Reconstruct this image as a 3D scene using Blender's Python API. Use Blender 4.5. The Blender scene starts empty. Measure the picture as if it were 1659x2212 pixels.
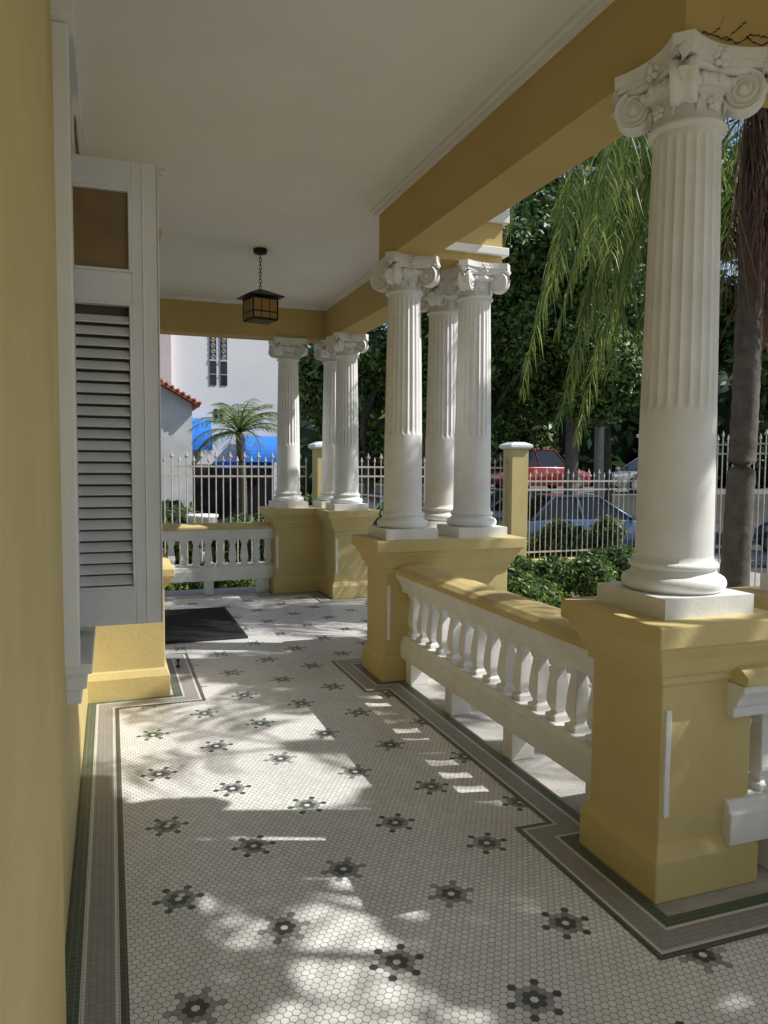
import bpy, math, random
import numpy as np
from mathutils import Vector, Matrix, Euler
random.seed(7); np.random.seed(7)
D=bpy.data; S=bpy.context.scene; COL=S.collection

# ---------------------------------------------------------------- materials
def newmat(name):
    m=D.materials.new(name); m.use_nodes=True
    nt=m.node_tree; b=nt.nodes['Principled BSDF']
    return m,nt,b
def paint(name,c,c2=None,rough=.6,scale=3.,fac=.5,bump=.15,bscale=60.,detail=6,island=0.):
    m,nt,b=newmat(name); N=nt.nodes; L=nt.links
    c2=c2 or tuple(x*.8 for x in c)
    tc=N.new('ShaderNodeTexCoord')
    no=N.new('ShaderNodeTexNoise'); no.inputs['Scale'].default_value=scale; no.inputs['Detail'].default_value=detail
    no.inputs['Roughness'].default_value=.65
    L.new(tc.outputs['Object'],no.inputs['Vector'])
    r=N.new('ShaderNodeValToRGB'); r.color_ramp.elements[0].position=.5-.25*fac-.02; r.color_ramp.elements[1].position=.75
    r.color_ramp.elements[0].color=(*c2,1); r.color_ramp.elements[1].color=(*c,1)
    r.color_ramp.elements[1].position=.62
    L.new(no.outputs['Fac'],r.inputs['Fac'])
    out=r.outputs['Color']
    if island>0:
        g=N.new('ShaderNodeNewGeometry'); mr=N.new('ShaderNodeMapRange')
        mr.inputs['To Min'].default_value=1-island; mr.inputs['To Max'].default_value=1+island*.3
        L.new(g.outputs['Random Per Island'],mr.inputs['Value'])
        mx=N.new('ShaderNodeVectorMath'); mx.operation='SCALE'
        L.new(out,mx.inputs[0]); L.new(mr.outputs[0],mx.inputs['Scale']); out=mx.outputs[0]
    L.new(out,b.inputs['Base Color'])
    b.inputs['Roughness'].default_value=rough
    if bump>0:
        n2=N.new('ShaderNodeTexNoise'); n2.inputs['Scale'].default_value=bscale; n2.inputs['Detail'].default_value=4
        L.new(tc.outputs['Object'],n2.inputs['Vector'])
        bp=N.new('ShaderNodeBump'); bp.inputs['Strength'].default_value=bump; bp.inputs['Distance'].default_value=.01
        L.new(n2.outputs['Fac'],bp.inputs['Height']); L.new(bp.outputs[0],b.inputs['Normal'])
    return m
def leafmat(name,ca,cb,trans=.35,rough=.45):
    m,nt,b=newmat(name); N=nt.nodes; L=nt.links
    g=N.new('ShaderNodeNewGeometry'); r=N.new('ShaderNodeValToRGB')
    r.color_ramp.elements[0].color=(*ca,1); r.color_ramp.elements[1].color=(*cb,1)
    L.new(g.outputs['Random Per Island'],r.inputs['Fac']); L.new(r.outputs['Color'],b.inputs['Base Color'])
    b.inputs['Roughness'].default_value=rough
    if trans>0:
        t=N.new('ShaderNodeBsdfTranslucent'); L.new(r.outputs['Color'],t.inputs['Color'])
        mx=N.new('ShaderNodeMixShader'); mx.inputs[0].default_value=trans
        L.new(b.outputs[0],mx.inputs[1]); L.new(t.outputs[0],mx.inputs[2])
        L.new(mx.outputs[0],N['Material Output'].inputs['Surface'])
    return m
def mosaic(name,c,c2,mortar=(.45,.43,.38),size=.021):
    m,nt,b=newmat(name); N=nt.nodes; L=nt.links
    tc=N.new('ShaderNodeTexCoord'); br=N.new('ShaderNodeTexBrick')
    br.offset=0; br.inputs['Scale'].default_value=1; br.inputs['Brick Width'].default_value=size
    br.inputs['Row Height'].default_value=size; br.inputs['Mortar Size'].default_value=.0012
    br.inputs['Color1'].default_value=(*c,1); br.inputs['Color2'].default_value=(*c2,1); br.inputs['Mortar'].default_value=(*mortar,1)
    L.new(tc.outputs['Object'],br.inputs['Vector']); L.new(br.outputs['Color'],b.inputs['Base Color'])
    b.inputs['Roughness'].default_value=.4
    return m
def plain(name,c,rough=.5,metal=0,**k):
    m,nt,b=newmat(name); b.inputs['Base Color'].default_value=(*c,1); b.inputs['Roughness'].default_value=rough
    b.inputs['Metallic'].default_value=metal
    for kk,v in k.items(): b.inputs[kk].default_value=v
    return m
YEL=paint('yellow_stucco',(.645,.52,.23),(.55,.43,.175),.7,1.8,.85,.2,45,9)
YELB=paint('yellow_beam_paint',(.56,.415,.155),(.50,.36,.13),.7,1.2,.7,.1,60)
WHT=paint('white_plaster',(.87,.865,.85),(.74,.73,.69),.5,3.5,.7,.10,70,9)
CEIL=paint('ceiling_paint',(.86,.85,.82),(.80,.79,.75),.8,.8,.6,.05,30)
WOOD=paint('white_painted_wood',(.85,.85,.84),(.79,.79,.77),.45,6,.6,.08,80)
TW=paint('white_hex_tile',(.88,.87,.84),(.78,.765,.73),.33,2.0,.8,.02,90,island=.10)
TD=paint('dark_hex_tile',(.10,.105,.10),(.07,.08,.075),.35,9,.6,0,island=.3)
TM=paint('grey_hex_tile',(.42,.415,.40),(.33,.33,.32),.35,9,.6,0,island=.3)
TG=paint('green_hex_tile',(.10,.16,.09),(.07,.12,.065),.35,9,.6,0,island=.3)
GROUT=paint('grout',(.24,.23,.20),(.14,.135,.12),.9,12,.6,.1)
BG=mosaic('border_green',(.05,.085,.055),(.08,.11,.08),(.20,.20,.17))
BD=mosaic('border_dark',(.05,.065,.052),(.075,.085,.07),(.17,.17,.15))
BW=mosaic('border_white',(.74,.72,.67),(.68,.66,.61),(.35,.33,.3),.015)
BM=mosaic('border_grey',(.345,.33,.32),(.30,.285,.275),(.21,.20,.19))
CONC=paint('concrete',(.50,.48,.44),(.30,.29,.26),.85,4,.8,.4)
DCONC=paint('dark_concrete',(.16,.16,.15),(.09,.095,.08),.9,2,.8,.4)
MAT=paint('rubber_mat',(.035,.035,.038),(.02,.02,.022),.9,40,.6,.6,150)
BRZ=plain('bronze_metal',(.035,.03,.022),.45,.8)
AMB=plain('amber_glass',(.42,.25,.10),.25)
BRN=paint('brown_glass',(.26,.165,.075),(.17,.105,.045),.18,2,.8,0)
DBRN=plain('gap_shade_brown',(.10,.08,.06),.6)  # dark brown stands in for the shade between the louvre slats
GLS=plain('dark_glass',(.02,.022,.025),.08)
IRON=paint('fence_iron_paint',(.66,.62,.56),(.45,.36,.28),.6,8,.7,.1)
BARK=paint('bark',(.15,.125,.10),(.07,.058,.048),.9,7,.8,.9,14)
LEAF=leafmat('leaf_dark',(.022,.050,.012),(.16,.27,.045),0)
LEAF2=leafmat('leaf_mid',(.035,.08,.018),(.19,.29,.055),.35)
PALM=leafmat('palm_leaf',(.08,.14,.03),(.34,.41,.10),.5,.35)
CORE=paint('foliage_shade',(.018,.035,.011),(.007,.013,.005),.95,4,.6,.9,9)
DEAD=leafmat('dead_palm_strand',(.12,.06,.045),(.28,.16,.12),.1,.8)
SOIL=paint('garden_ground',(.17,.15,.09),(.08,.085,.04),.95,2.2,.9,.8,12)
ASPH=paint('asphalt',(.06,.06,.06),(.045,.045,.046),.9,3,.8,.4,90)
PAVE=paint('pavement',(.40,.39,.36),(.30,.29,.27),.9,2,.8,.3)
BLUE=plain('blue_canvas',(.02,.22,.78),.7)
ROOF=paint('terracotta_roof',(.50,.13,.06),(.36,.09,.045),.8,9,.6,.5,30)
BWALL=paint('white_facade',(.90,.885,.86),(.82,.81,.79),.8,.7,.8,.1)
PINK=paint('pinkish_facade',(.72,.62,.60),(.64,.54,.53),.8,1,.8,.1)
GREYW=paint('weathered_white_wall',(.68,.68,.67),(.48,.485,.48),.85,2,.9,.2)
TERRA=plain('terracotta',(.33,.10,.05),.8)
CRK=plain('crack_dark',(.06,.03,.02),.9)

# ---------------------------------------------------------------- mesh builder
def link(o,parent=None):
    COL.objects.link(o)
    if parent: o.parent=parent
    return o
def empty(name,parent=None):
    o=D.objects.new(name,None); return link(o,parent)
def offs(poly,d):
    n=len(poly); r=[]
    for i in range(n):
        p=poly[i-1];q=poly[i];s=poly[(i+1)%n]
        def nrm(a,b):
            dx,dy=b[0]-a[0],b[1]-a[1]; l=math.hypot(dx,dy); return dy/l,-dx/l
        n1=nrm(p,q);n2=nrm(q,s); k=1+n1[0]*n2[0]+n1[1]*n2[1]
        r.append((q[0]+d*(n1[0]+n2[0])/k,q[1]+d*(n1[1]+n2[1])/k))
    return r
class MB:
    def __init__(s): s.v=[];s.f=[];s.m=[];s.s=[]
    def add(s,vs,fs,m=0,sm=False):
        o=len(s.v); s.v+= [tuple(v) for v in vs]
        for f in fs: s.f.append([o+i for i in f]); s.m.append(m); s.s.append(sm)
    def box(s,x0,x1,y0,y1,z0,z1,m=0,T=None):
        v=[(x0,y0,z0),(x1,y0,z0),(x1,y1,z0),(x0,y1,z0),(x0,y0,z1),(x1,y0,z1),(x1,y1,z1),(x0,y1,z1)]
        if T: v=[tuple(T@Vector(a)) for a in v]
        s.add(v,[(3,2,1,0),(4,5,6,7),(0,1,5,4),(1,2,6,5),(2,3,7,6),(3,0,4,7)],m)
    def poly(s,poly,prof,m=0):
        n=len(poly); vs=[]
        for off,z in prof:
            vs+=[(a,b,z) for a,b in offs(poly,off)]
        fs=[]
        for k in range(len(prof)-1):
            for i in range(n):
                j=(i+1)%n; fs.append((k*n+i,k*n+j,(k+1)*n+j,(k+1)*n+i))
        fs.append(tuple(range(n-1,-1,-1))); o=(len(prof)-1)*n; fs.append(tuple(o+i for i in range(n)))
        s.add(vs,fs,m)
    def ringp(s,poly,d1,d2,z,m):
        a=offs(poly,-d1);b=offs(poly,-d2);n=len(poly)
        s.add([(x,y,z) for x,y in a]+[(x,y,z) for x,y in b],[(i,(i+1)%n,n+(i+1)%n,n+i) for i in range(n)],m)
    def lathe(s,prof,c=(0,0,0),n=24,m=0,sm=True,T=None,rot=0.):
        vs=[];fs=[]
        for r,z in prof:
            for i in range(n):
                a=2*math.pi*i/n+rot; p=Vector((r*math.cos(a),r*math.sin(a),z))
                if T: p=T@p
                vs.append((p.x+c[0],p.y+c[1],p.z+c[2]))
        for k in range(len(prof)-1):
            for i in range(n):
                j=(i+1)%n; fs.append((k*n+i,k*n+j,(k+1)*n+j,(k+1)*n+i))
        s.add(vs,fs,m,sm)
        s.add([vs[i] for i in range(n)],[tuple(range(n-1,-1,-1))],m,False)
        s.add([vs[len(vs)-n+i] for i in range(n)],[tuple(range(n))],m,False)
    def tube(s,pts,r,n=6,m=0,closed=False,sm=True):
        P=[Vector(p) for p in pts]; vs=[];fs=[];k=len(P)
        for i,p in enumerate(P):
            a=P[(i-1)%k] if (closed or i>0) else p; b=P[(i+1)%k] if (closed or i<k-1) else p
            t=(b-a).normalized(); u=t.cross(Vector((0,0,1)))
            if u.length<.05: u=t.cross(Vector((0,1,0)))
            u.normalize(); w=t.cross(u); rr=r[i] if hasattr(r,'__len__') else r
            for j in range(n):
                an=2*math.pi*j/n; q=p+u*math.cos(an)*rr+w*math.sin(an)*rr; vs.append(q)
        for i in range(k if closed else k-1):
            for j in range(n):
                a=i*n+j;b=i*n+(j+1)%n;c=((i+1)%k)*n+(j+1)%n;d=((i+1)%k)*n+j
                fs.append((a,b,c,d))
        if not closed:
            fs.append(tuple(range(n))[::-1]); fs.append(tuple((k-1)*n+j for j in range(n)))
        s.add(vs,fs,m,sm)
    def mesh(s,name,mats):
        me=D.meshes.new(name); me.from_pydata(s.v,[],s.f); 
        for m in mats: me.materials.append(m)
        me.polygons.foreach_set('material_index',s.m); me.polygons.foreach_set('use_smooth',s.s); me.update()
        return me
    def obj(s,name,mats,parent=None,bevel=0,seg=2):
        o=D.objects.new(name,s.mesh(name,mats)); link(o,parent)
        if bevel:
            b=o.modifiers.new('b','BEVEL'); b.width=bevel; b.segments=seg; b.limit_method='ANGLE'; b.angle_limit=math.radians(35)
        return o
def npmesh(name,V,F,mats,mi=None,parent=None,smooth=False):
    me=D.meshes.new(name); k=F.shape[1]
    me.vertices.add(len(V)); me.vertices.foreach_set('co',V.astype(np.float32).ravel())
    me.loops.add(F.size); me.loops.foreach_set('vertex_index',F.astype(np.int32).ravel())
    me.polygons.add(len(F)); me.polygons.foreach_set('loop_start',np.arange(0,F.size,k,dtype=np.int32))
    for m in mats: me.materials.append(m)
    if mi is not None: me.polygons.foreach_set('material_index',mi.astype(np.int32))
    me.update(calc_edges=True); me.validate()
    o=D.objects.new(name,me); return link(o,parent)

# ---------------------------------------------------------------- porch floor
outline=[(-.16,-1.5),(2.74,-1.5),(2.74,2.09),(1.83,2.09),(1.83,2.66),(1.99,2.66),(1.99,5.11),(1.83,5.11),(1.83,5.61),
 (2.42,5.61),(2.42,6.19),(2.93,6.19),(2.93,8.47),(2.42,8.47),(2.42,9.06),(1.83,9.06),(1.83,9.2),(-.15,9.2),
 (-.15,6.24),(.39,6.24),(.39,5.28),(-.16,5.28)]
floor=empty('porch_floor')
slab=[(-.6,-3),(3.2,-3),(3.2,2.75),(2.4,2.75),(2.4,5.0),(3.0,5.0),(3.0,9.65),(-.6,9.65)]
mb=MB(); mb.poly(slab,[(0,-.6),(0,-.05),(.03,-.045),(.03,0)],0); mb.obj('slab',[CONC],floor)
mb=MB(); mb.add([(x,y,.003) for x,y in offs(outline,-.01)],[tuple(range(len(outline)))],0); mb.obj('grout_bed',[GROUT],floor)
mb=MB()
for a,b,m in ((0,.050,0),(.050,.064,1),(.064,.150,2),(.150,.164,1),(.164,.188,3)): mb.ringp(outline,a,b,.0075,m)
mb.obj('mosaic_border',[BG,BW,BM,BD],floor)
p=.0262; ry=p*math.sqrt(3)/2
def inpoly(X,Y,poly):
    c=np.zeros(X.shape,bool); n=len(poly)
    for i in range(n):
        x1,y1=poly[i];x2,y2=poly[(i+1)%n]
        if y1==y2: continue
        t=((y1>Y)!=(y2>Y))&(X<(x2-x1)*(Y-y1)/(y2-y1)+x1); c^=t
    return c
R,C=np.meshgrid(np.arange(-60,410),np.arange(-10,120),indexing='ij')
R=R.ravel();C=C.ravel(); X=(C+.5*(R%2))*p; Y=R*ry
keep=inpoly(X,Y,offs(outline,-.176)); X=X[keep];Y=Y[keep];R=R[keep];C=C[keep]
mi=np.zeros(len(X),int)
fl=[]
for r in range(-60,410,13):
    k=((r+60)//13)
    for c in range(-24,130,24):
        fx=(c+ (12 if k%2 else 0)+.5*(r%2)+8)*p; fl.append((fx,r*ry))
for fx,fy in fl:
    if fx>2.9 or fx<-.1: continue
    dx=(X-fx);dy=(Y-fy); d=np.hypot(dx,dy)/p
    g=random.random(); dk=3 if g<.25 else 1
    mi[(d>.5)&(d<1.2)]=dk
    mi[(d>1.6)&(d<1.85)]=2
    mi[(d>1.9)&(d<2.1)]=2
    mi[(d>2.9)&(d<3.1)]=dk if g<.7 else 2
    q=np.where(d<2.2)[0]
    if len(q) and g<.5: mi[np.random.choice(q)]=0
hr=p/math.sqrt(3)-.0012
ang=np.radians(np.arange(6)*60+30)
V=np.zeros((len(X),6,3)); V[:,:,0]=X[:,None]+hr*np.cos(ang); V[:,:,1]=Y[:,None]+hr*np.sin(ang); 
tilt=np.random.normal(0,.006,(len(X),2))
V[:,:,2]=.0055+tilt[:,0:1]*hr*np.cos(ang)+tilt[:,1:2]*hr*np.sin(ang)
npmesh('hex_tiles',V.reshape(-1,3),np.arange(len(X)*6).reshape(-1,6),[TW,TD,TM,TG],mi,floor)
mb=MB()
for i in range(3): mb.box(3.04+.3*i,3.34+.3*i,6.1,8.5,-.6,-.15*(i+1),0)
mb.obj('entry_steps',[CONC],None,.01)
mb=MB(); mb.box(.28,1.15,6.8,8.3,.008,.022,0)
for i in range(50): mb.box(.31,1.12,6.84+i*.0288,6.852+i*.0288,.022,.027,0)
mb.obj('doormat',[MAT])
mb=MB(); mb.lathe([(.016,.008),(.016,.02),(.006,.025),(.006,.05),(.014,.055),(.014,.065),(.004,.07)],(.47,6.0,0),10); mb.obj('door_stop',[BRZ])

# ---------------------------------------------------------------- pedestals
prof=[(.03,0),(.03,.15),(.012,.19),(0,.2),(0,.80),(.018,.805),(.018,.835),(.03,.84),(.05,.90),(.075,.94),(.078,.955),(.10,.96),(.10,1.04)]
def sq(cx,cy,h=.21): return [(cx-h,cy-h),(cx+h,cy-h),(cx+h,cy+h),(cx-h,cy+h)]
def pedestal(poly,strips=()):
    e=empty('column_pedestal'); mb=MB(); mb.poly(poly,prof,0); mb.obj('pedestal_body',[YEL],e,.006)
    m2=MB()
    for x,y in strips: m2.box(x+.012,x+.036,y-.012,y+.02,.31,.71,0)
    if strips: m2.obj('white_strip',[WHT],e,.003)
pedestal(sq(2.08,2.41),[(1.87,2.20)])
pedestal([(1.87,5.15),(2.87,5.15),(2.87,6.15),(2.45,6.15),(2.45,5.57),(1.87,5.57)],[(1.87,5.15)])
pedestal([(1.87,9.09),(2.45,9.09),(2.45,8.51),(2.87,8.51),(2.87,9.51),(1.87,9.51)],[(1.87,9.09),(2.45,8.51)])
pedestal(sq(2.95,2.41)); pedestal(sq(2.95,-1.2))

# ---------------------------------------------------------------- column mesh (local z=0 at pedestal top)
def column_mesh():
    mb=MB()
    mb.box(-.205,.205,-.205,.205,0,.075,0)
    base=[(.205,.075)]
    for i in range(9):
        a=-math.pi/2+math.pi*i/8; base.append((.168+.028*math.cos(a),.107+.03*math.sin(a)))
    base+=[(.164,.14),(.159,.15),(.156,.158)]
    for i in range(7):
        a=-math.pi/2+math.pi*i/6; base.append((.154+.014*math.cos(a),.174+.014*math.sin(a)))
    base+=[(.150,.19),(.146,.21)]
    mb.lathe([(.17,.0751)]+base[1:],n=64)
    z0,z1=.20,1.80; nf=22; k=8; n=nf*k; zs=list(np.linspace(z0,.74,5))
    zs+= [.755,.765,.772,.78,.79,.80,.815,.83]+list(np.linspace(.86,z1-.06,14))+[z1-.05,z1-.04,z1-.03,z1-.022,z1-.014,z1]
    vs=[];fs=[]
    for z in zs:
        t=(z-z0)/(z1-z0); r=.145-.023*t**1.6
        for i in range(n):
            ph=(i%k)/k; w=math.sin(math.pi*ph)
            half=abs(ph-.5)*2
            end0=z-(.765+.030*half**2) ; end1=(z1-.022-.03*half**2)-z
            dd=max(0,min(1,end0/.03))*max(0,min(1,end1/.03))
            dep=.010*(w**.6 if w>0 else 0)*dd
            if z<.765 : dep=0
            a=2*math.pi*i/n; rr=r-dep
            vs.append((rr*math.cos(a),rr*math.sin(a),z))
    for q in range(len(zs)-1):
        for i in range(n):
            j=(i+1)%n; fs.append((q*n+i,q*n+j,(q+1)*n+j,(q+1)*n+i))
    mb.add(vs,fs,0,True)
    pr=[(.120,1.795)]
    for i in range(7):
        a=-math.pi/2+math.pi*i/6; pr.append((.130+.012*math.cos(a),1.812+.012*math.sin(a)))
    pr+=[(.124,1.828),(.126,1.87),(.132,1.91),(.14,1.925)]
    for i in range(7):
        a=-math.pi/2+math.pi*i/6; pr.append((.146+.022*math.cos(a),1.947+.022*math.sin(a)))
    pr+=[(.15,1.972),(.15,2.0)]
    mb.lathe(pr,n=48)
    for i in range(16):
        a=2*math.pi*i/16; mb.lathe([(.001,-.018),(.012,-.012),(.016,0),(.012,.012),(.001,.018)],(.166*math.cos(a),.166*math.sin(a),1.947),8)
    def abac(rc,rm,z0,z1,cw):
        pts=[]
        for s in range(4):
            a0=math.pi/4+s*math.pi/2; 
            c=Vector((math.cos(a0),math.sin(a0))); t=Vector((-c.y,c.x))
            pa=c*rc-t*cw; pb=c*rc+t*cw; pts+= [pa,pb]
            a1=a0+math.pi/2; c1=Vector((math.cos(a1),math.sin(a1))); t1=Vector((-c1.y,c1.x)); pn=c1*rc-t1*cw
            mid=Vector((math.cos(a0+math.pi/4),math.sin(a0+math.pi/4)))*rm
            ctrl=mid*2-(pb+pn)/2
            for q in range(1,10):
                u=q/10; pts.append(pb*(1-u)**2+ctrl*2*u*(1-u)+pn*u*u)
        n=len(pts); vs=[(q.x,q.y,z0) for q in pts]+[(q.x,q.y,z1) for q in pts]
        mb.add(vs,[(i,(i+1)%n,n+(i+1)%n,n+i) for i in range(n)]+[tuple(range(n))[::-1],tuple(range(n,2*n))],0)
    abac(.252,.160,1.995,2.020,.030); abac(.266,.172,2.020,2.06,.035)
    for s in range(4):
        a0=math.pi/4+s*math.pi/2; M=Matrix.Rotation(a0,4,'Z')
        cr=Vector((.190,0,1.925)); Rv=.072
        for side in (-1,1):
            NR,NA=18,44; vs=[];fs=[]
            for q in range(NR+1):
                rr=Rv*q/NR
                for i in range(NA):
                    th=2*math.pi*i/NA
                    ph=(rr/.021 - th/(2*math.pi))%1.0
                    h=.5+.5*math.cos(2*math.pi*ph); 
                    if rr<.012: h=1.3
                    if rr>.064: h=1
                    off=.030+.014*h + .010*(1-rr/Rv)
                    w=Vector((cr.x+rr*math.cos(th),side*off,cr.z+rr*math.sin(th))); vs.append(M@w)
            for q in range(NR):
                for i in range(NA):
                    j=(i+1)%NA; f=(q*NA+i,q*NA+j,(q+1)*NA+j,(q+1)*NA+i); fs.append(f)
            mb.add(vs,fs,0,True)
        NA=40; vs=[];fs=[]; prf=[(Rv,-.044),(Rv+.004,-.036),(Rv+.003,-.02),(Rv-.004,-.008),(Rv-.004,.008),(Rv+.003,.02),(Rv+.004,.036),(Rv,.044)]
        for rr,o in prf:
            for i in range(NA):
                th=2*math.pi*i/NA; vs.append(M@Vector((cr.x+rr*math.cos(th),o,cr.z+rr*math.sin(th))))
        for q in range(len(prf)-1):
            for i in range(NA):
                j=(i+1)%NA; fs.append((q*NA+i,(q+1)*NA+i,(q+1)*NA+j,q*NA+j))
        mb.add(vs,fs,0,True)
        for sd in (-1,1):
            mb.tube([M@Vector(v) for v in ((.215,sd*.03,1.994),(.17,sd*.045,1.990),(.11,sd*.09,1.984),(.08,sd*.115,1.972))],[.016,.018,.016,.013],8)
        mb.tube([M@Vector(v) for v in ((.252,0,2.03),(.264,0,1.99),(.264,0,1.94),(.252,0,1.90))],[.014,.022,.02,.006],8)
        a1=a0+math.pi/4; M1=Matrix.Rotation(a1,4,'Z')
        c=M1@Vector((.162,0,2.02))
        for q in range(6):
            b=q*math.pi/3; d=M1@Vector((.004,.026*math.cos(b),.026*math.sin(b)))
            mb.lathe([(.001,-.014),(.012,-.008),(.016,0),(.012,.008),(.001,.014)],c+d,8)
        mb.lathe([(.001,-.02),(.012,-.012),(.015,0),(.012,.012),(.001,.02)],c+(M1@Vector((.012,0,0))),8)
        for off in (0,math.pi/8*1.2,-math.pi/8*1.2):
            M2=Matrix.Rotation(a1+off,4,'Z'); c2=M2@Vector((.130,0,1.872))
            if off==0:
                for q in range(5):
                    b=q*2*math.pi/5+.3; d=M2@Vector((.004,.017*math.cos(b),.017*math.sin(b)))
                    mb.lathe([(.001,-.012),(.010,-.007),(.013,0),(.010,.007),(.001,.012)],c2+d,8)
                mb.lathe([(.001,-.015),(.008,-.01),(.011,0),(.008,.01),(.001,.015)],c2+(M2@Vector((.009,0,0))),8)
            else:
                mb.tube([c2+(M2@Vector((0,0,.045))),c2+(M2@Vector((.008,.006,.01))),c2+(M2@Vector((.002,0,-.03)))],[.006,.010,.004],6)
    return mb.mesh('column',[WHT])
CM=column_mesh()
for x,y in ((2.08,2.41),(2.08,5.36),(2.66,5.36),(2.66,5.94),(2.08,9.30),(2.66,9.30),(2.66,8.72),(2.95,2.41),(2.95,-1.2)):
    o=D.objects.new('column',CM); o.location=(x,y,1.04); link(o)

# ---------------------------------------------------------------- balustrades
def balustrade(p0,p1,nb,feet):
    a=Vector(p0);b=Vector(p1); L=(b-a).length; ang=math.atan2(b.y-a.y,b.x-a.x)
    e=empty('balustrade'); T=Matrix.Translation((a.x,a.y,0))@Matrix.Rotation(ang,4,'Z')
    def rail(prof,name,mat):
        mb=MB(); 
        vs=[];n=len(prof)
        pts=[(-w,z) for w,z in prof]+[(w,z) for w,z in reversed(prof)]
        for x in (0,L):
            for y,z in pts: vs.append(T@Vector((x,y,z)))
        k=len(pts); fs=[(i,i+k,(i+1)%k+k,(i+1)%k) for i in range(k)]+[tuple(range(k)),tuple(range(2*k-1,k-1,-1))]
        mb.add(vs,fs,0); o=mb.obj(name,[mat],e,.004); 
        return o
    rail([(.085,.66),(.085,.70),(.095,.705),(.105,.735),(.13,.765),(.13,.79)],'rail_moulding',WHT)
    rail([(.142,.792),(.145,.80),(.145,.825),(.11,.85),(.04,.862)],'rail_cap',YEL)
    rail([(.075,.165),(.09,.17),(.09,.29),(.08,.295),(.075,.325),(.065,.335)],'bottom_rail',WHT)
    mb=MB()
    for f in feet: 
        x=L*f; mb.box(x-.05,x+.05,-.07,.07,0,.164,0,T)
    mb.obj('rail_feet',[WHT],e,.004)
    pr=[(.050,.336),(.050,.36),(.032,.366),(.028,.378),(.036,.39),(.046,.415),(.048,.43),(.044,.49),(.037,.55),(.030,.595),(.030,.60),(.040,.605),(.040,.62),(.048,.63),(.048,.659)]
    mb=MB()
    for i in range(nb):
        x=(i+.5)*L/nb; c=T@Vector((x,0,0))
        q=[(r*1.28,z) for r,z in pr]
        mb.lathe(q,(c.x,c.y,0),4,0,False,rot=math.pi/4+ang)
    mb.obj('balusters',[WHT],e,.005)
balustrade((2.08,2.60),(2.08,5.17),15,(.08,.38,.68,.95))
balustrade((2.17,2.25),(2.78,2.25),4,(.5,))
balustrade((.30,9.3),(1.89,9.3),11,(.1,.5,.9))
balustrade((2.95,-1.0),(2.95,2.22),16,(.1,.35,.65,.9))

# ---------------------------------------------------------------- beams, ceiling, roof
e=empty('porch_beam')
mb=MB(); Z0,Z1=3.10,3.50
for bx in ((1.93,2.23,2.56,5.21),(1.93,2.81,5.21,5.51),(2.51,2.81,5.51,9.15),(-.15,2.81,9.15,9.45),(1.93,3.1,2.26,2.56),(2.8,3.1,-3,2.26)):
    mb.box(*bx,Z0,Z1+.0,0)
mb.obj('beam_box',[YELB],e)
mb=MB()
for x0,x1,y0,y1 in ((2.2301,2.27,2.60,5.17),(2.23,2.85,5.17,5.2099),(2.8101,2.85,5.21,9.49),(2.23,3.14,2.5601,2.60),(3.1001,3.14,-3,2.56),(-.15,2.81,9.4501,9.49)):
    mb.box(x0,x1,y0,y1,3.16,3.22,0)
    mb.box(x0,x1,y0,y1,3.40,3.50,0)
mb.obj('outer_moulding',[WHT],e,.006)
cr=MB() 
rd=random.Random(3)
def crack(pts):
    for i in range(len(pts)-1):
        (x0,z0),(x1,z1)=pts[i],pts[i+1]; w=.0015+rd.random()*.002
        cr.add([(x0,2.2572,z0-w),(x1,2.2572,z1-w),(x1,2.2572,z1+w),(x0,2.2572,z0+w)],[(0,1,2,3)],0)
def wander(x,z,dx,dz,n):
    r=[(x,z)]
    for i in range(n*2): x+=dx*.5*(.5+rd.random()); z+=dz*.5+rd.uniform(-.009,.009); r.append((x,z))
    crack(r)
wander(2.0,3.135,.022,.001,14); wander(2.1,3.13,.014,.012,7); wander(2.2,3.16,.02,.006,8); wander(2.05,3.14,.012,.016,4)
cr.obj('plaster_cracks',[CRK],e)
inner=[(-.15,-3),(2.8,-3),(2.8,2.26),(1.93,2.26),(1.93,5.51),(2.51,5.51),(2.51,9.15),(-.15,9.15),(-.15,6.15),(.31,6.15),(.31,5.32),(-.15,5.32)]
roofp=[(-.7,-3),(3.1,-3),(3.1,2.56),(2.23,2.56),(2.23,5.21),(2.81,5.21),(2.81,9.45),(-.7,9.45)]
e=empty('porch_ceiling')
mb=MB(); mb.poly(roofp,[(-.002,3.502),(-.002,3.60)],0); mb.obj('ceiling_slab',[CEIL],e)
mb=MB()
for d1,d2,z in ((0.0,.03,3.455),(.03,.055,3.478)):
    a=offs(inner,-d1-.001);b=offs(inner,-d2);n=len(inner)
    vs=[(x,y,z) for x,y in a]+[(x,y,z) for x,y in b]+[(x,y,3.501) for x,y in b]
    mb.add(vs,[(i,n+i,n+(i+1)%n,(i+1)%n) for i in range(n)]+[(n+i,2*n+i,2*n+(i+1)%n,n+(i+1)%n) for i in range(n)],0)
mb.obj('crown_moulding',[CEIL],e)
mb=MB(); mb.poly(roofp,[(.04,3.601),(.10,3.64),(.22,3.66),(.24,3.70),(.24,3.80)],0); mb.obj('roof_cornice',[WHT],e,.005)

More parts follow.
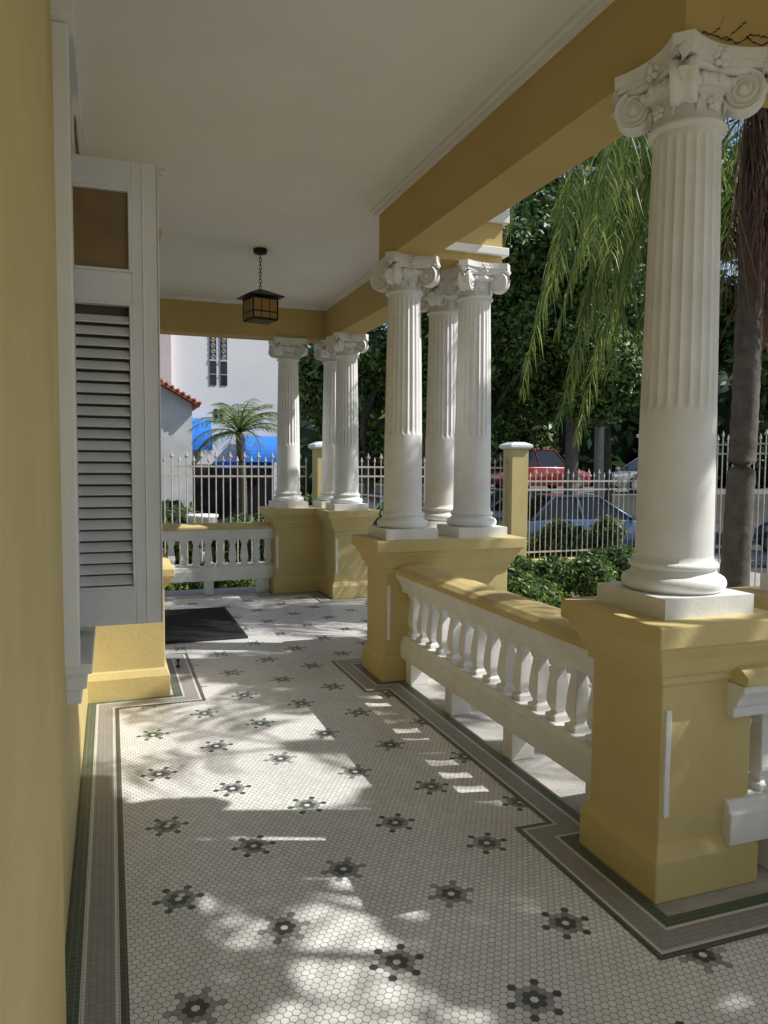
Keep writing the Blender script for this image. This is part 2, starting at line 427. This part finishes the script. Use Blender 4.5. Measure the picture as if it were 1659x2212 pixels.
# ---------------------------------------------------------------- house wall, pier, window
e=empty('house_wall'); mb=MB()
mb.box(-.7,-.13,-3,2.05,0,3.5,0); mb.box(-.7,-.165,2.05,2.98,0,3.5,0); mb.box(-.7,-.165,2.98,3.52,0,.82,0); mb.box(-.7,-.165,2.98,3.52,3.12,3.5,0)
mb.box(-.7,-.165,3.52,5.32,0,3.5,0); mb.box(-.7,-.15,6.15,9.45,0,3.5,0)
mb.box(-6,-.7,-3,9.45,0,3.5,0); mb.box(-6,-.71,-3,9.45,3.5,4.4,0)
mb.obj('wall_body',[YEL],e)
mb=MB()
pp=[(-.7,5.32),(.31,5.32),(.31,6.15),(-.7,6.15)]
mb.poly(pp,[(.05,0),(.05,.15),(.03,.19),(.02,.2),(.02,.74),(.04,.76),(.06,.80),(.085,.83),(.085,.88),(.0,.90),(0,3.06),(.03,3.08),(.03,3.12),(.0,3.14),(0,3.5)],0)
mb.obj('entry_pier',[YEL],e,.005)
mb=MB()
mb.box(-.18,-.075,2.93,3.66,.822,.86,0); mb.box(-.18,-.095,2.96,3.62,.76,.8215,0); mb.box(-.18,-.115,2.98,3.60,.70,.7595,0)
mb.box(-.178,-.115,2.90,2.985,.861,3.09,0); mb.box(-.178,-.125,3.515,3.60,.861,3.09,0)
mb.box(-.178,-.095,2.86,3.66,3.091,3.17,0)
mb.box(-.30,-.26,2.99,3.04,.861,3.05,0); mb.box(-.30,-.26,3.46,3.51,.861,3.05,0); mb.box(-.30,-.26,3.04,3.46,2.2,2.27,0)
mb.obj('window_frame',[WOOD],e,.004)
mb=MB(); mb.box(-.29,-.28,3.0,3.5,.86,3.05,0); mb.obj('window_glass',[GLS],e)
mb=MB(); mb.box(-.149,-.10,6.6,6.7,0,2.7,0); mb.box(-.149,-.10,8.4,8.5,0,2.7,0); mb.box(-.149,-.10,6.7,8.4,2.6,2.7,0)
for y0,y1 in ((6.7,7.54),(7.56,8.4)):
    mb.box(-.149,-.13,y0,y1,0,2.6,0)
    for z0,z1 in ((.2,.9),(1.0,2.4)): mb.box(-.13,-.115,y0+.12,y1-.12,z0,z1,0)
mb.obj('front_door',[WOOD],e,.004)
# shutter
e=empty('window_shutter')
x0,x1=-.175,.20; ya,yb=3.40,3.44; zb,zt=.90,2.84
mb=MB()
sw=.035; sr=.105
mb.box(x0,x0+sw,ya,yb,zb,zt); mb.box(x1-sr,x1,ya,yb,zb,zt)
def rl(z0,z1): mb.box(x0+sw,x1-sr,ya+.001,yb-.001,z0,z1)
rl(zb,1.055); rl(2.26,2.385); rl(2.725,zt); 
mb.box(x1,x1+.006,ya-.006,yb-.01,zb+.002,zt-.002)
for z0,z1 in ((1.055,2.26),(2.385,2.725)):
    mb.box(x0+sw,x0+sw+.012,ya-.006,yb,z0,z1); mb.box(x1-sr-.012,x1-sr,ya-.006,yb,z0,z1)
    mb.box(x0+sw+.012,x1-sr-.012,ya-.006,yb,z1-.012,z1); mb.box(x0+sw+.012,x1-sr-.012,ya-.006,yb,z0,z0+.012)
mb.box(x1-.062,x1-.056,ya-.004,yb,zb+.001,zt-.001)
mb.obj('shutter_frame',[WOOD],e,.003)
mb=MB(); mb.box(x0+sw+.012,x1-sr-.012,ya+.014,ya+.018,2.397,2.713); mb.obj('brown_panel',[BRN],e)
mb=MB(); n=24
for i in range(n):
    z=1.092+i*(2.19-1.092)/(n-1)
    T=Matrix.Translation((0,(ya+yb)/2-.004,z))@Matrix.Rotation(math.radians((49,46,51,44,48)[i%5]),4,'X')
    mb.box(x0+sw+.013,x1-sr-.013,-.0235,.0235,-.0035,.0035,0,T)
mb.obj('louvre_slats',[WOOD],e,.0015)
mb=MB(); mb.box(x0,x1-.01,yb+.012,yb+.045,zb,zt); mb.obj('gap_shade_backing',[DBRN],e,.003)  # backing panel added behind the slats, coloured dark so their gaps look shaded
mb=MB()
for z in (1.1,1.9,2.6): mb.box(-.178,-.14,ya-.004,ya-.001,z,z+.08)
mb.obj('hinges',[WOOD],e)

# ---------------------------------------------------------------- lantern
e=empty('hanging_lantern'); lx,ly=1.29,6.9
mb=MB(); mb.lathe([(.001,3.455),(.055,3.46),(.062,3.475),(.062,3.501)],(lx,ly,0),24)
z=3.455; i=0
while z>3.16:
    pts=[]
    for k in range(10):
        a=2*math.pi*k/10; u=.012*math.cos(a); w=.02*math.sin(a)
        pts.append((lx+(u if i%2 else 0),ly+(0 if i%2 else u),z-.02+w))
    mb.tube(pts,.0035,5,closed=True); z-=.031; i+=1
T=Matrix.Translation((lx,ly,0))@Matrix.Rotation(math.radians(12),4,'Z')
mb.lathe([(.012,3.15),(.02,3.14),(.05,3.125)],(lx,ly,0),12)
def pyr(h0,z0,h1,z1):
    v=[T@Vector((a*h,b*h,z)) for h,z in ((h0,z0),(h1,z1)) for a,b in ((-1,-1),(1,-1),(1,1),(-1,1))]
    mb.add(v,[(0,1,5,4),(1,2,6,5),(2,3,7,6),(3,0,4,7),(3,2,1,0),(4,5,6,7)],0)
pyr(.165,3.075,.03,3.14); pyr(.165,3.068,.165,3.0745)
h=.115
for a in (-1,1):
    for b in (-1,1): mb.box(a*h-.006,a*h+.006,b*h-.006,b*h+.006,2.87,3.07,0,T)
for zz in (2.87,2.93,3.045):
    for s_ in (-1,1):
        mb.box(-h,h,s_*h-.005,s_*h+.005,zz,zz+.01,0,T); mb.box(s_*h-.005,s_*h+.005,-h,h,zz,zz+.01,0,T)
for o in (-.04,.04):
    for s_ in (-1,1):
        mb.box(o-.003,o+.003,s_*h-.004,s_*h+.004,2.88,3.05,0,T); mb.box(s_*h-.004,s_*h+.004,o-.003,o+.003,2.88,3.05,0,T)
mb.box(-h,h,-h,h,2.862,2.8695,0,T)
mb.obj('lantern_frame',[BRZ],e)
mb=MB()
for s_ in (-1,1):
    mb.box(-h+.006,h-.006,s_*h-.0015,s_*h+.0015,2.88,3.045,0,T); mb.box(s_*h-.0015,s_*h+.0015,-h+.006,h-.006,2.88,3.045,0,T)
mb.obj('lantern_glass',[AMB],e)

# ---------------------------------------------------------------- ground, street
mb=MB(); mb.add([(-400,-400,-.62),(400,-400,-.62),(400,400,-.62),(-400,400,-.62)],[(0,1,2,3)]); mb.obj('ground',[SOIL])
mb=MB(); mb.box(-60,60,12.9,14.3,-.615,-.5); mb.box(10.4,11.9,-60,12.9,-.615,-.5); mb.obj('sidewalk',[PAVE],None,.01)
mb=MB(); mb.add([(-80,14.3,-.611),(80,14.3,-.611),(80,26,-.611),(-80,26,-.611)],[(0,1,2,3)]); mb.add([(11.9,-80,-.607),(40,-80,-.607),(40,14.3,-.607),(11.9,14.3,-.607)],[(0,1,2,3)])
mb.obj('street',[ASPH])
mb=MB(); mb.box(11,60,22.8,70,-.615,.5); mb.obj('parking_terrace',[DCONC])
mb=MB(); mb.box(3.94,10,6.3,8.3,-.616,-.585); mb.box(3.25,4.4,-3,6.29,-.616,-.587); mb.obj('garden_path',[PAVE])

# ---------------------------------------------------------------- fences
def fence(p0,p1,zb,zt,sp=.115,mat=IRON,name='iron_fence'):
    a=Vector((*p0,0));b=Vector((*p1,0));L=(b-a).length;d=(b-a)/L; n=int(L/sp)
    mb=MB()
    for i in range(n+1):
        q=a+d*(i*L/n); tall=(i%2==0)
        z=zt if tall else zt-.07
        mb.lathe([(.010,zb),(.010,z-.10),(.014,z-.098),(.024,z-.085),(.013,z-.04),(.001,z)],(q.x,q.y,0),6,0,False)
        if tall:
            for s_ in (-1,1):
                mb.tube([q+Vector((0,0,z-.11)),q+d*s_*.026+Vector((0,0,z-.10)),q+d*s_*.036+Vector((0,0,z-.065))],[.006,.006,.002],4)
    nrm=Vector((-d.y,d.x,0))
    for r in (zb+.12,zt-.26,zt-.42):
        T=Matrix(((d.x,nrm.x,0,a.x),(d.y,nrm.y,0,a.y),(0,0,1,0),(0,0,0,1)))
        mb.box(0,L,-.008,.008,r,r+.03,0,T)
    mb.obj(name,[mat])
fence((-3,12.5),(3.1,12.5),-.2,1.77)
fence((3.5,12.5),(6.9,12.5),-.2,1.77)
fence((7.3,12.5),(10,12.5),-.2,1.52)
fence((10,12.3),(10,2),-.55,2.2)
mb=MB(); mb.box(-3,3.09,12.4,12.6,-.6,-.2); mb.box(3.51,6.89,12.4,12.6,-.6,-.2); mb.box(7.33,10.1,12.4,12.6,-.6,-.2); mb.obj('low_fence_wall',[YEL],None,.01)
for x,y,z in ((3.42,12.5,1.90),(7.1,12.5,1.95),(10.2,12.5,2.2)):
    mb=MB(); mb.poly(sq(x,y,.17),[(0,-.6),(0,z-.08)],0); mb.poly(sq(x,y,.17),[(.02,z-.079),(.06,z-.05),(.06,z),(-.05,z+.05)],1); mb.obj('fence_pillar',[YEL,WHT],None,.006)

# ---------------------------------------------------------------- foliage
def blob(mb,c,r,seed,sq_=1.):
    rd=random.Random(seed)
    ph=[rd.uniform(0,6.28) for _ in range(6)]
    vs=[];fs=[]
    nu,nv=14,9
    for j in range(nv+1):
        t=math.pi*j/nv
        for i in range(nu):
            a=2*math.pi*i/nu
            k=1+.16*math.sin(3*a+ph[0]+2*t)+.13*math.sin(5*t+ph[1]+2*a)+.08*math.sin(7*a+ph[2])
            vs.append((c[0]+r*k*math.sin(t)*math.cos(a),c[1]+r*k*math.sin(t)*math.sin(a),c[2]+r*k*sq_*math.cos(t)))
    for j in range(nv):
        for i in range(nu):
            q=(i+1)%nu; fs.append((j*nu+i,(j+1)*nu+i,(j+1)*nu+q,j*nu+q))
    mb.add(vs,fs,0,True)
def leaves(clumps,n,size,name,mat,parent,rs,shell=.55):
    w=np.array([c[3]**2 for c in clumps]); w=w/w.sum()
    idx=rs.choice(len(clumps),n,p=w); c=np.array(clumps)[idx]
    d=rs.normal(size=(n,3)); d/=np.linalg.norm(d,axis=1)[:,None]
    rad=c[:,3]*(shell+(1.2-shell)*rs.random(n)**.7)
    P=c[:,:3]+d*rad[:,None]*np.array([1,1,.8])
    nrm=d*.6+rs.normal(size=(n,3))*.55+np.array([0,0,.35]); nrm/=np.linalg.norm(nrm,axis=1)[:,None]
    u=np.cross(nrm,rs.normal(size=(n,3))); u/=np.linalg.norm(u,axis=1)[:,None]; v=np.cross(nrm,u)
    s=size*(.5+.9*rs.random(n))[:,None]
    V=np.stack([P-u*s,P-v*s*.42-u*s*.1,P+u*s-nrm*s*.25,P+v*s*.42-u*s*.1],1).reshape(-1,3)
    npmesh(name,V,np.arange(4*n).reshape(-1,4),[mat],None,parent)
def tree(x,y,zc,rx,rz,seed,n=22000,size=.13,mat=LEAF,nc=34,trunk=.2,name='broadleaf_tree',core=.62,tb=None,shell=.55,cs=.15):
    e=empty(name); rs=np.random.RandomState(seed); cl=[]
    for i in range(nc):
        d=rs.normal(size=3); d/=np.linalg.norm(d); q=rs.random()**.4*.9
        cl.append((x+d[0]*rx*q,y+d[1]*rx*q,zc+d[2]*rz*q,(cs+.16*rs.random())*rx))
    mb=MB()
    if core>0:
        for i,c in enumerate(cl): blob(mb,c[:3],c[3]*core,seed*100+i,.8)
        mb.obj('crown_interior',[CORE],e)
    leaves(cl,n,size,'crown_leaves',mat,e,rs,shell)
    mb=MB(); base=Vector((*(tb or (x,y)),-.6)); top=Vector((x+rs.uniform(-.3,.3),y,zc-rz*.3))
    mb.tube([base,base.lerp(top,.3)+Vector((.08,0,0)),base.lerp(top,.7),top],[trunk*1.2,trunk*.9,trunk*.75,trunk*.5],10)
    for i in range(min(nc,12)):
        c=Vector(cl[(i*3)%nc][:3]); st=base.lerp(top,.5+.04*i); mb.tube([st,st.lerp(c,.5)+Vector((0,0,.3)),c],[trunk*.4,trunk*.28,.02],7)
    mb.obj('trunk',[BARK],e)
tree(7.1,21.0,4.4,2.3,3.0,1,24000,.10)
tree(9.6,18.9,5.0,2.9,3.6,2,38000,.09,LEAF,48)
tree(10.9,16.6,5.7,2.6,3.4,3,38000,.08,LEAF,48)
tree(14.9,20.5,7.4,4.0,5.0,4,42000,.11,LEAF,56)
tree(19.5,17.5,7.0,4.3,4.6,5,30000,.14,LEAF,44)
tree(15.5,30,5.8,5.0,4.5,6,30000,.15,LEAF,44)
tree(23,11,6.4,4.0,4.0,12,14000,.18)
e=empty('distant_trees'); rs=np.random.RandomState(9); cl=[]
for i in range(60):
    a=rs.uniform(.12,1.2); r=rs.uniform(40,55); cl.append((r*math.sin(a)+3,r*math.cos(a),rs.uniform(0,5.5),rs.uniform(2,4)))
mb=MB()
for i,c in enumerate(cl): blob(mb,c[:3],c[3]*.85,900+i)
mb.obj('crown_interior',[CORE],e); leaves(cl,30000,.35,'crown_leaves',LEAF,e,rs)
def shrub(x,y,rx,ryy,z,h,seed,n=6000,size=.05,mat=LEAF2,name='shrub'):
    e=empty(name); rs=np.random.RandomState(seed); cl=[]
    for i in range(int(10*max(1,rx*ryy*2))):
        cl.append((x+rs.uniform(-rx,rx),y+rs.uniform(-ryy,ryy),z+h*rs.uniform(.2,.75),h*rs.uniform(.28,.42)))
    mb=MB()
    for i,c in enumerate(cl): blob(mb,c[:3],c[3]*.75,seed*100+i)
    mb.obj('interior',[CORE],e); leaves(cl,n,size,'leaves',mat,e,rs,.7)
shrub(6.4,9.6,1.5,.6,-.6,.88,21,20000,.04,LEAF2,'hedge')
shrub(8.2,9.9,1.0,.6,-.6,.95,22,12000,.04)
shrub(4.6,8.9,.5,.5,-.6,.8,23,5000,.06)
shrub(6.9,7.2,.8,.4,-.6,.6,24,6000)
shrub(8.6,13.3,1.2,.25,-.5,1.0,30,7000,.05)
shrub(.9,13.6,.5,.3,-.6,1.5,25,7000,.05)
shrub(2.1,13.4,.4,.3,-.6,1.25,26,6000,.05)
shrub(3.5,13.7,.7,.35,-.6,1.6,27,9000,.06)
shrub(4.9,11.7,.8,.4,-.6,1.5,28,9000,.06)
shrub(1.8,11.2,1.2,.35,-.6,.7,29,8000,.05)

def frondset(c,nf,flen,droop,rs,ll,emin,emax,azs=None,nl=42,width=.022,hang=.9):
    Vs=[];Fs=[];rach=[]
    off=0
    for k in range(nf):
        spec=azs is not None and k<len(azs)
        az=azs[k][0] if spec else (k*2.399+rs.uniform(-.25,.25))
        e0=math.radians(azs[k][1] if spec else rs.uniform(emin,emax)); 
        fl_=azs[k][2] if spec else flen*rs.uniform(.85,1.1); dr=azs[k][3] if spec else droop
        st=16; p=Vector(c); pts=[p.copy()]; dirs=[]
        for i in range(st):
            t=i/st; el=max(-1.35,e0-dr*t**1.15); d=Vector((math.cos(az)*math.cos(el),math.sin(az)*math.cos(el),math.sin(el)))
            p=p+d*fl_/st; pts.append(p.copy()); dirs.append(d)
        dirs.append(dirs[-1]); rach.append(pts)
        for j in range(nl):
            t=.12+.88*j/nl; f=t*st; i=min(st-1,int(f)); q=pts[i].lerp(pts[i+1],f-i); d=dirs[i]
            side=Vector((-math.sin(az),math.cos(az),0))
            L=ll*(math.sin(math.pi*(.12+.80*t))**.7)*rs.uniform(.7,1.15)
            for s_ in (-1,1):
                dd=(side*s_*rs.uniform(.4,1.)+d*.55+Vector((rs.uniform(-.2,.2),rs.uniform(-.2,.2),-hang*rs.uniform(.2,.7)))).normalized()
                m1=q+dd*L*.45; dd2=(dd+Vector((0,0,-hang*.9))).normalized(); m2=m1+dd2*L*.55
                wv=(d*.8+Vector((rs.uniform(-.5,.5),rs.uniform(-.5,.5),rs.uniform(-.2,.4)))).normalized()
                if abs(d.z)>.8: wv=(Vector((rs.uniform(-1,1),rs.uniform(-1,1),.15))).normalized()
                w=width*.5
                Vs+= [q-wv*w*.6,q+wv*w*.6,m1+wv*w,m1-wv*w,m2+wv*w*.12,m2-wv*w*.12]
                Fs+= [(off,off+1,off+2,off+3),(off+3,off+2,off+4,off+5)]; off+=6
    return Vs,Fs,rach
def palm(name,base,crown,nf,flen,droop,seed,ll=.5,tr=.13,emin=-15,emax=75,strands=0,azs=None,nl=42,width=.022,hang=.9):
    e=empty(name); rs=np.random.RandomState(seed)
    V,F,R_=frondset(crown,nf,flen,droop,rs,ll,emin,emax,azs,nl,width,hang)
    npmesh('fronds',np.array([tuple(v) for v in V]),np.array(F),[PALM],None,e)
    mb=MB()
    for pts in R_: mb.tube(pts,[.014*(1-.8*i/len(pts)) for i in range(len(pts))],5)
    mb.obj('frond_stems',[LEAF2],e)
    mb=MB(); b=Vector(base);c=Vector(crown); pts=[];rr=[]
    n=60
    for i in range(n+1):
        t=i/n; pts.append(b.lerp(c,t)+Vector((.06*math.sin(3*t),0,0))); rr.append(tr*(1.15-.3*t)+(.006 if i%2 else 0)+(.08*max(0,1-t*12)))
    mb.tube(pts,rr,14); mb.obj('trunk',[BARK],e)
    if strands:
        mb=MB()
        for i in range(strands):
            a=rs.uniform(-2.6,.9); r=rs.uniform(.15,.62); L=rs.uniform(.9,2.2); o=c+Vector((0,0,-.05)); q=o+Vector((math.cos(a)*r,math.sin(a)*r,-.35*rs.random()))
            mb.tube([o,q,q+Vector((rs.uniform(-.15,.15),rs.uniform(-.15,.15),-L*.5)),q+Vector((rs.uniform(-.22,.22),rs.uniform(-.22,.22),-L))],[.009,.008,.006,.004],4)
        mb.obj('dry_strands',[DEAD],e)
rs=np.random.RandomState(77)
azl=[(math.radians(rs.uniform(120,205)),rs.uniform(-15,50),rs.uniform(2.9,4.5),rs.uniform(2.6,3.8)) for _ in range(24)]
palm('palm_tree',(6.1,6.2,-.6),(6.3,6.3,5.25),38,2.3,2.3,31,.55,.13,0,70,340,azl,74,.015,1.0)
palm('palm_tree',(6.9,.1,-.6),(6.7,-.3,5.9),8,2.3,1.9,32,.5,.12,-10,70,0,None,42,.03)
palm('palm_tree',(6.4,2.2,-.6),(6.5,2.1,6.1),7,2.3,1.8,36,.5,.12,-10,60,0,None,42,.03)
palm('palm_tree',(2.36,14.9,-.6),(2.36,14.9,2.15),30,1.15,1.5,34,.30,.09,0,80,0,None,26,.014,.4)
tree(8.3,3.4,6.9,1.9,1.2,41,1500,.10,LEAF2,9,.11,'garden_tree',0,None,.1,.08)
tree(5.9,.3,5.2,1.6,.9,44,3600,.085,LEAF2,15,.10,'garden_tree',0,(8,-.5),.1,.08)
mb=MB(); mb.lathe([(.13,-.6),(.18,-.3),(.20,-.22),(.22,-.21),(.22,-.16),(.19,-.16),(.18,-.2)],(4.9,8.2,0),20); mb.obj('terracotta_pot',[TERRA])
mb=MB(); mb.lathe([(.10,.0),(.12,.05),(.06,.12),(.08,.2),(.2,.35),(.24,.62),(.28,.66),(.28,.70),(.22,.70)],(1.45,13.2,.0),20); mb.box(1.27,1.63,13.02,13.38,-.6,.0); mb.obj('garden_urn',[WHT])

# ---------------------------------------------------------------- buildings
e=empty('white_building'); mb=MB()
mb.box(2.05,5.95,28,40,-.6,14,0); mb.box(-8,2.049,27.7,40,-.6,14,1)
mb.obj('facade_walls',[BWALL,PINK],e)
mb=MB()
def px2x(px,y):
    u=(px-830)/1640; return (u*.939*y+.3387*y)/(.9409-.338*u)
for pc in (461.5,484.5):
    x=px2x(pc,28); mb.box(x-.12,x+.12,27.975,27.999,4.35,6.35,0)
    for k in range(5):
        for rr in (.075,.035):
            zc_=5.35+k*.2; mb.tube([(x+rr*math.cos(a*math.pi/5),27.96,zc_+rr*math.sin(a*math.pi/5)) for a in range(10)],.012,4,1,closed=True)
    mb.box(x-.12,x+.12,27.95,27.974,5.2,5.26,1); mb.box(x-.12,x+.12,27.95,27.974,4.72,4.75,1)
for pc in (467,479): 
    x=px2x(pc,28); mb.box(x-.06,x+.06,27.975,27.999,3.1,3.5,0)
mb.box(2.3,5.7,27.975,27.999,-.5,1.5,0); mb.box(3.5,5.7,27.9,27.97,1.35,1.6,2)
mb.obj('windows',[GLS,IRON,BLUE],e)
for x0,x1,zz,hh in ((1.9,3.35,2.0,1.15),(4.35,5.8,1.6,.95)):
    mb=MB(); n=10; vs=[];
    for x in (x0,x1):
        for k in range(n+1):
            a=math.pi/2*k/n; vs.append((x,27.9-.9*math.sin(a),zz+hh*math.cos(a)))
        vs.append((x,27.9,zz))
    k=n+2; mb.add(vs,[(i,i+1,k+i+1,k+i) for i in range(n)]+[tuple(range(k))[::-1],tuple(range(k,2*k))],0,False); mb.obj('blue_awning',[BLUE])
e=empty('gabled_house'); mb=MB(); xr=1.68
vs=[(-3,17,-.6),(xr,17,-.6),(xr,17,2.85),(-1,17,4.35),(-3,17,3.2)]; vs+= [(a,22,c) for a,b,c in vs]
mb.add(vs,[(0,1,2,3,4),(1,6,7,2),(5,9,8,7,6),(0,4,9,5)],0); mb.obj('gable_walls',[GREYW],e)
mb=MB(); 
for (a,b),(c,d) in (((xr+.15,2.78),(-1,4.38)),((-1,4.38),(-3.2,3.1))):
    v=[(a,16.8,b),(c,16.8,d),(c,22,d),(a,22,b)]; v+=[(q,w,z+.07) for q,w,z in v]
    mb.add(v,[(0,1,2,3),(7,6,5,4),(0,4,5,1),(1,5,6,2),(2,6,7,3),(3,7,4,0)],0)
for k in range(26):
    t=k/25; mb.tube([(xr+.15+(-1-xr-.15)*t,16.78,2.86+1.61*t),(xr+.15+(-1-xr-.15)*t,21.9,2.86+1.61*t)],.04,6)
mb.obj('tile_roof',[ROOF],e)
mb=MB(); mb.box(.2,1.0,16.96,16.999,.2,1.2,0); mb.obj('side_window',[GLS],e)

# ---------------------------------------------------------------- cars
TIRE=plain('tyre',(.02,.02,.02),.8); RIM=plain('rim',(.5,.5,.5),.3,.8); LENS=plain('lamp_lens',(.7,.7,.68),.15); RED=plain('tail_lens',(.4,.01,.01),.2)
def car(loc,rot,c,suv=False,L=4.3):
    e=empty('parked_car'); e.location=loc; e.rotation_euler=(0,0,rot)
    pm=plain('car_paint',c,.25,.2,**{'Coat Weight':.8}); H=1.72 if suv else 1.45; w=.86
    def sect(x,zb,zt,hw): return [(x,-hw,zb),(x,-hw-.02,(zb+zt)/2),(x,-hw+.03,zt),(x,hw-.03,zt),(x,hw+.02,(zb+zt)/2),(x,hw,zb)]
    belt=.98 if suv else .88
    secs=[(-L/2,.4,.62,.72),(-L/2+.08,.28,.80,.80),(-L/2+.5,.22,belt-.04,w),(-L/2+1.3,.22,belt,w),(0,.22,belt,w),(L/2-1.25,.22,belt-.02,w),(L/2-.45,.22,belt-.16,w-.03),(L/2-.08,.28,.66,.78),(L/2,.38,.55,.68)]
    mb=MB(); vs=[];n=6
    for s_ in secs: vs+=sect(*s_)
    fs=[]
    for k in range(len(secs)-1):
        for i in range(n):
            j=(i+1)%n; fs.append((k*n+i,k*n+j,(k+1)*n+j,(k+1)*n+i))
    fs.append(tuple(range(n))[::-1]); fs.append(tuple((len(secs)-1)*n+i for i in range(n)))
    mb.add(vs,fs,0,True); mb.obj('body',[pm],e,.03)
    r0,r1,t0,t1=(-L/2+.15,L/2-1.25,-L/2+.45,L/2-1.9) if suv else (-L/2+.55,L/2-1.15,-L/2+1.15,L/2-2.0)
    mb=MB(); mb.add([(r0,-.8,belt-.02),(r1,-.8,belt-.04),(r1,.8,belt-.04),(r0,.8,belt-.02),(t0,-.62,H-.05),(t1,-.62,H-.05),(t1,.62,H-.05),(t0,.62,H-.05)],[(0,1,5,4),(1,2,6,5),(2,3,7,6),(3,0,4,7),(4,5,6,7)],0); mb.obj('glass',[GLS],e,.02)
    mb=MB(); mb.box(t0-.03,t1+.03,-.64,.64,H-.055,H,0)
    for s_ in (-1,1):
        for (xa,xb) in ((r0,t0),(r1,t1),((r0+r1)/2,(t0+t1)/2)): mb.tube([(xa,s_*.80,belt-.02),(xb,s_*.63,H-.04)],.03,6)
        mb.box(r1-.1,r1+.05,s_*.9-.06,s_*.9+.06,belt,belt+.12,0)
    mb.obj('roof_pillars',[pm],e,.02)
    mb=MB()
    for x in (-L/2+.8,L/2-.85):
        for s_ in (-1,1):
            T=Matrix.Rotation(math.pi/2,4,'X'); mb.lathe([(.2,-.1),(.31,-.09),(.33,0),(.31,.09),(.2,.1)],(x,s_*.80,.33),20,0,True,T); mb.lathe([(.18,-.115),(.2,-.10),(.2,.10),(.18,.115)],(x,s_*.80,.33),12,1,True,T)
    mb.obj('wheels',[TIRE,RIM],e)
    mb=MB()
    for s_ in (-1,1): mb.box(L/2-.16,L/2-.03,s_*.62-.13,s_*.62+.13,.58,.68,0); mb.box(-L/2+.0,-L/2+.1,s_*.66-.1,s_*.66+.1,.62,.78,1)
    mb.obj('lamps',[LENS,RED],e,.01)
ZS=-.607
car((11.2,16.3,ZS),math.radians(-12),(.10,.16,.26))
car((11.2,20.0,ZS),math.radians(170),(.45,.46,.48))
car((6.9,17.2,ZS),math.radians(5),(.55,.55,.55))
car((16.8,27.6,.5),math.radians(5),(.26,.02,.02),True)
car((15.5,12.3,ZS),math.radians(80),(.02,.045,.12),True,4.7)
car((20.0,24.5,.5),math.radians(175),(.5,.5,.5))
mb=MB(); mb.lathe([(.14,-.6),(.12,6),(.09,12)],(13.0,18.2,0),12); mb.box(12.1,13.9,18.15,18.25,9.6,9.72); mb.obj('utility_pole',[PAVE])

# ---------------------------------------------------------------- light, world, camera
sv=Vector((1,-.36,1.10)).normalized()
sl=D.lights.new('sun','SUN'); sl.energy=5; sl.angle=math.radians(.45); sl.color=(1,.975,.93)
so=D.objects.new('sun',sl); so.rotation_euler=sv.to_track_quat('Z','Y').to_euler(); link(so)
W=D.worlds.new('World'); S.world=W; W.use_nodes=True; nt=W.node_tree
sk=nt.nodes.new('ShaderNodeTexSky'); sk.sky_type='NISHITA'; sk.sun_disc=False
sk.sun_elevation=math.asin(sv.z); sk.sun_rotation=math.atan2(sv.x,sv.y)
bg=nt.nodes['Background']; bg.inputs['Strength'].default_value=.14; nt.links.new(sk.outputs[0],bg.inputs['Color'])
S.view_settings.view_transform='Standard'; S.view_settings.look='None'; S.view_settings.exposure=0
cam=D.cameras.new('camera'); cam.sensor_fit='VERTICAL'; cam.sensor_height=36; cam.sensor_width=27; cam.lens=36*1640/2212; cam.clip_start=.02; cam.clip_end=2000
co=D.objects.new('camera',cam); link(co)
Mx=Euler((math.radians(90-3.7),0,math.radians(-19.8))).to_matrix().to_4x4()@Matrix.Rotation(math.radians(.4),4,'Z')
co.matrix_world=Matrix.Translation((0,0,1.6))@Mx
S.camera=co
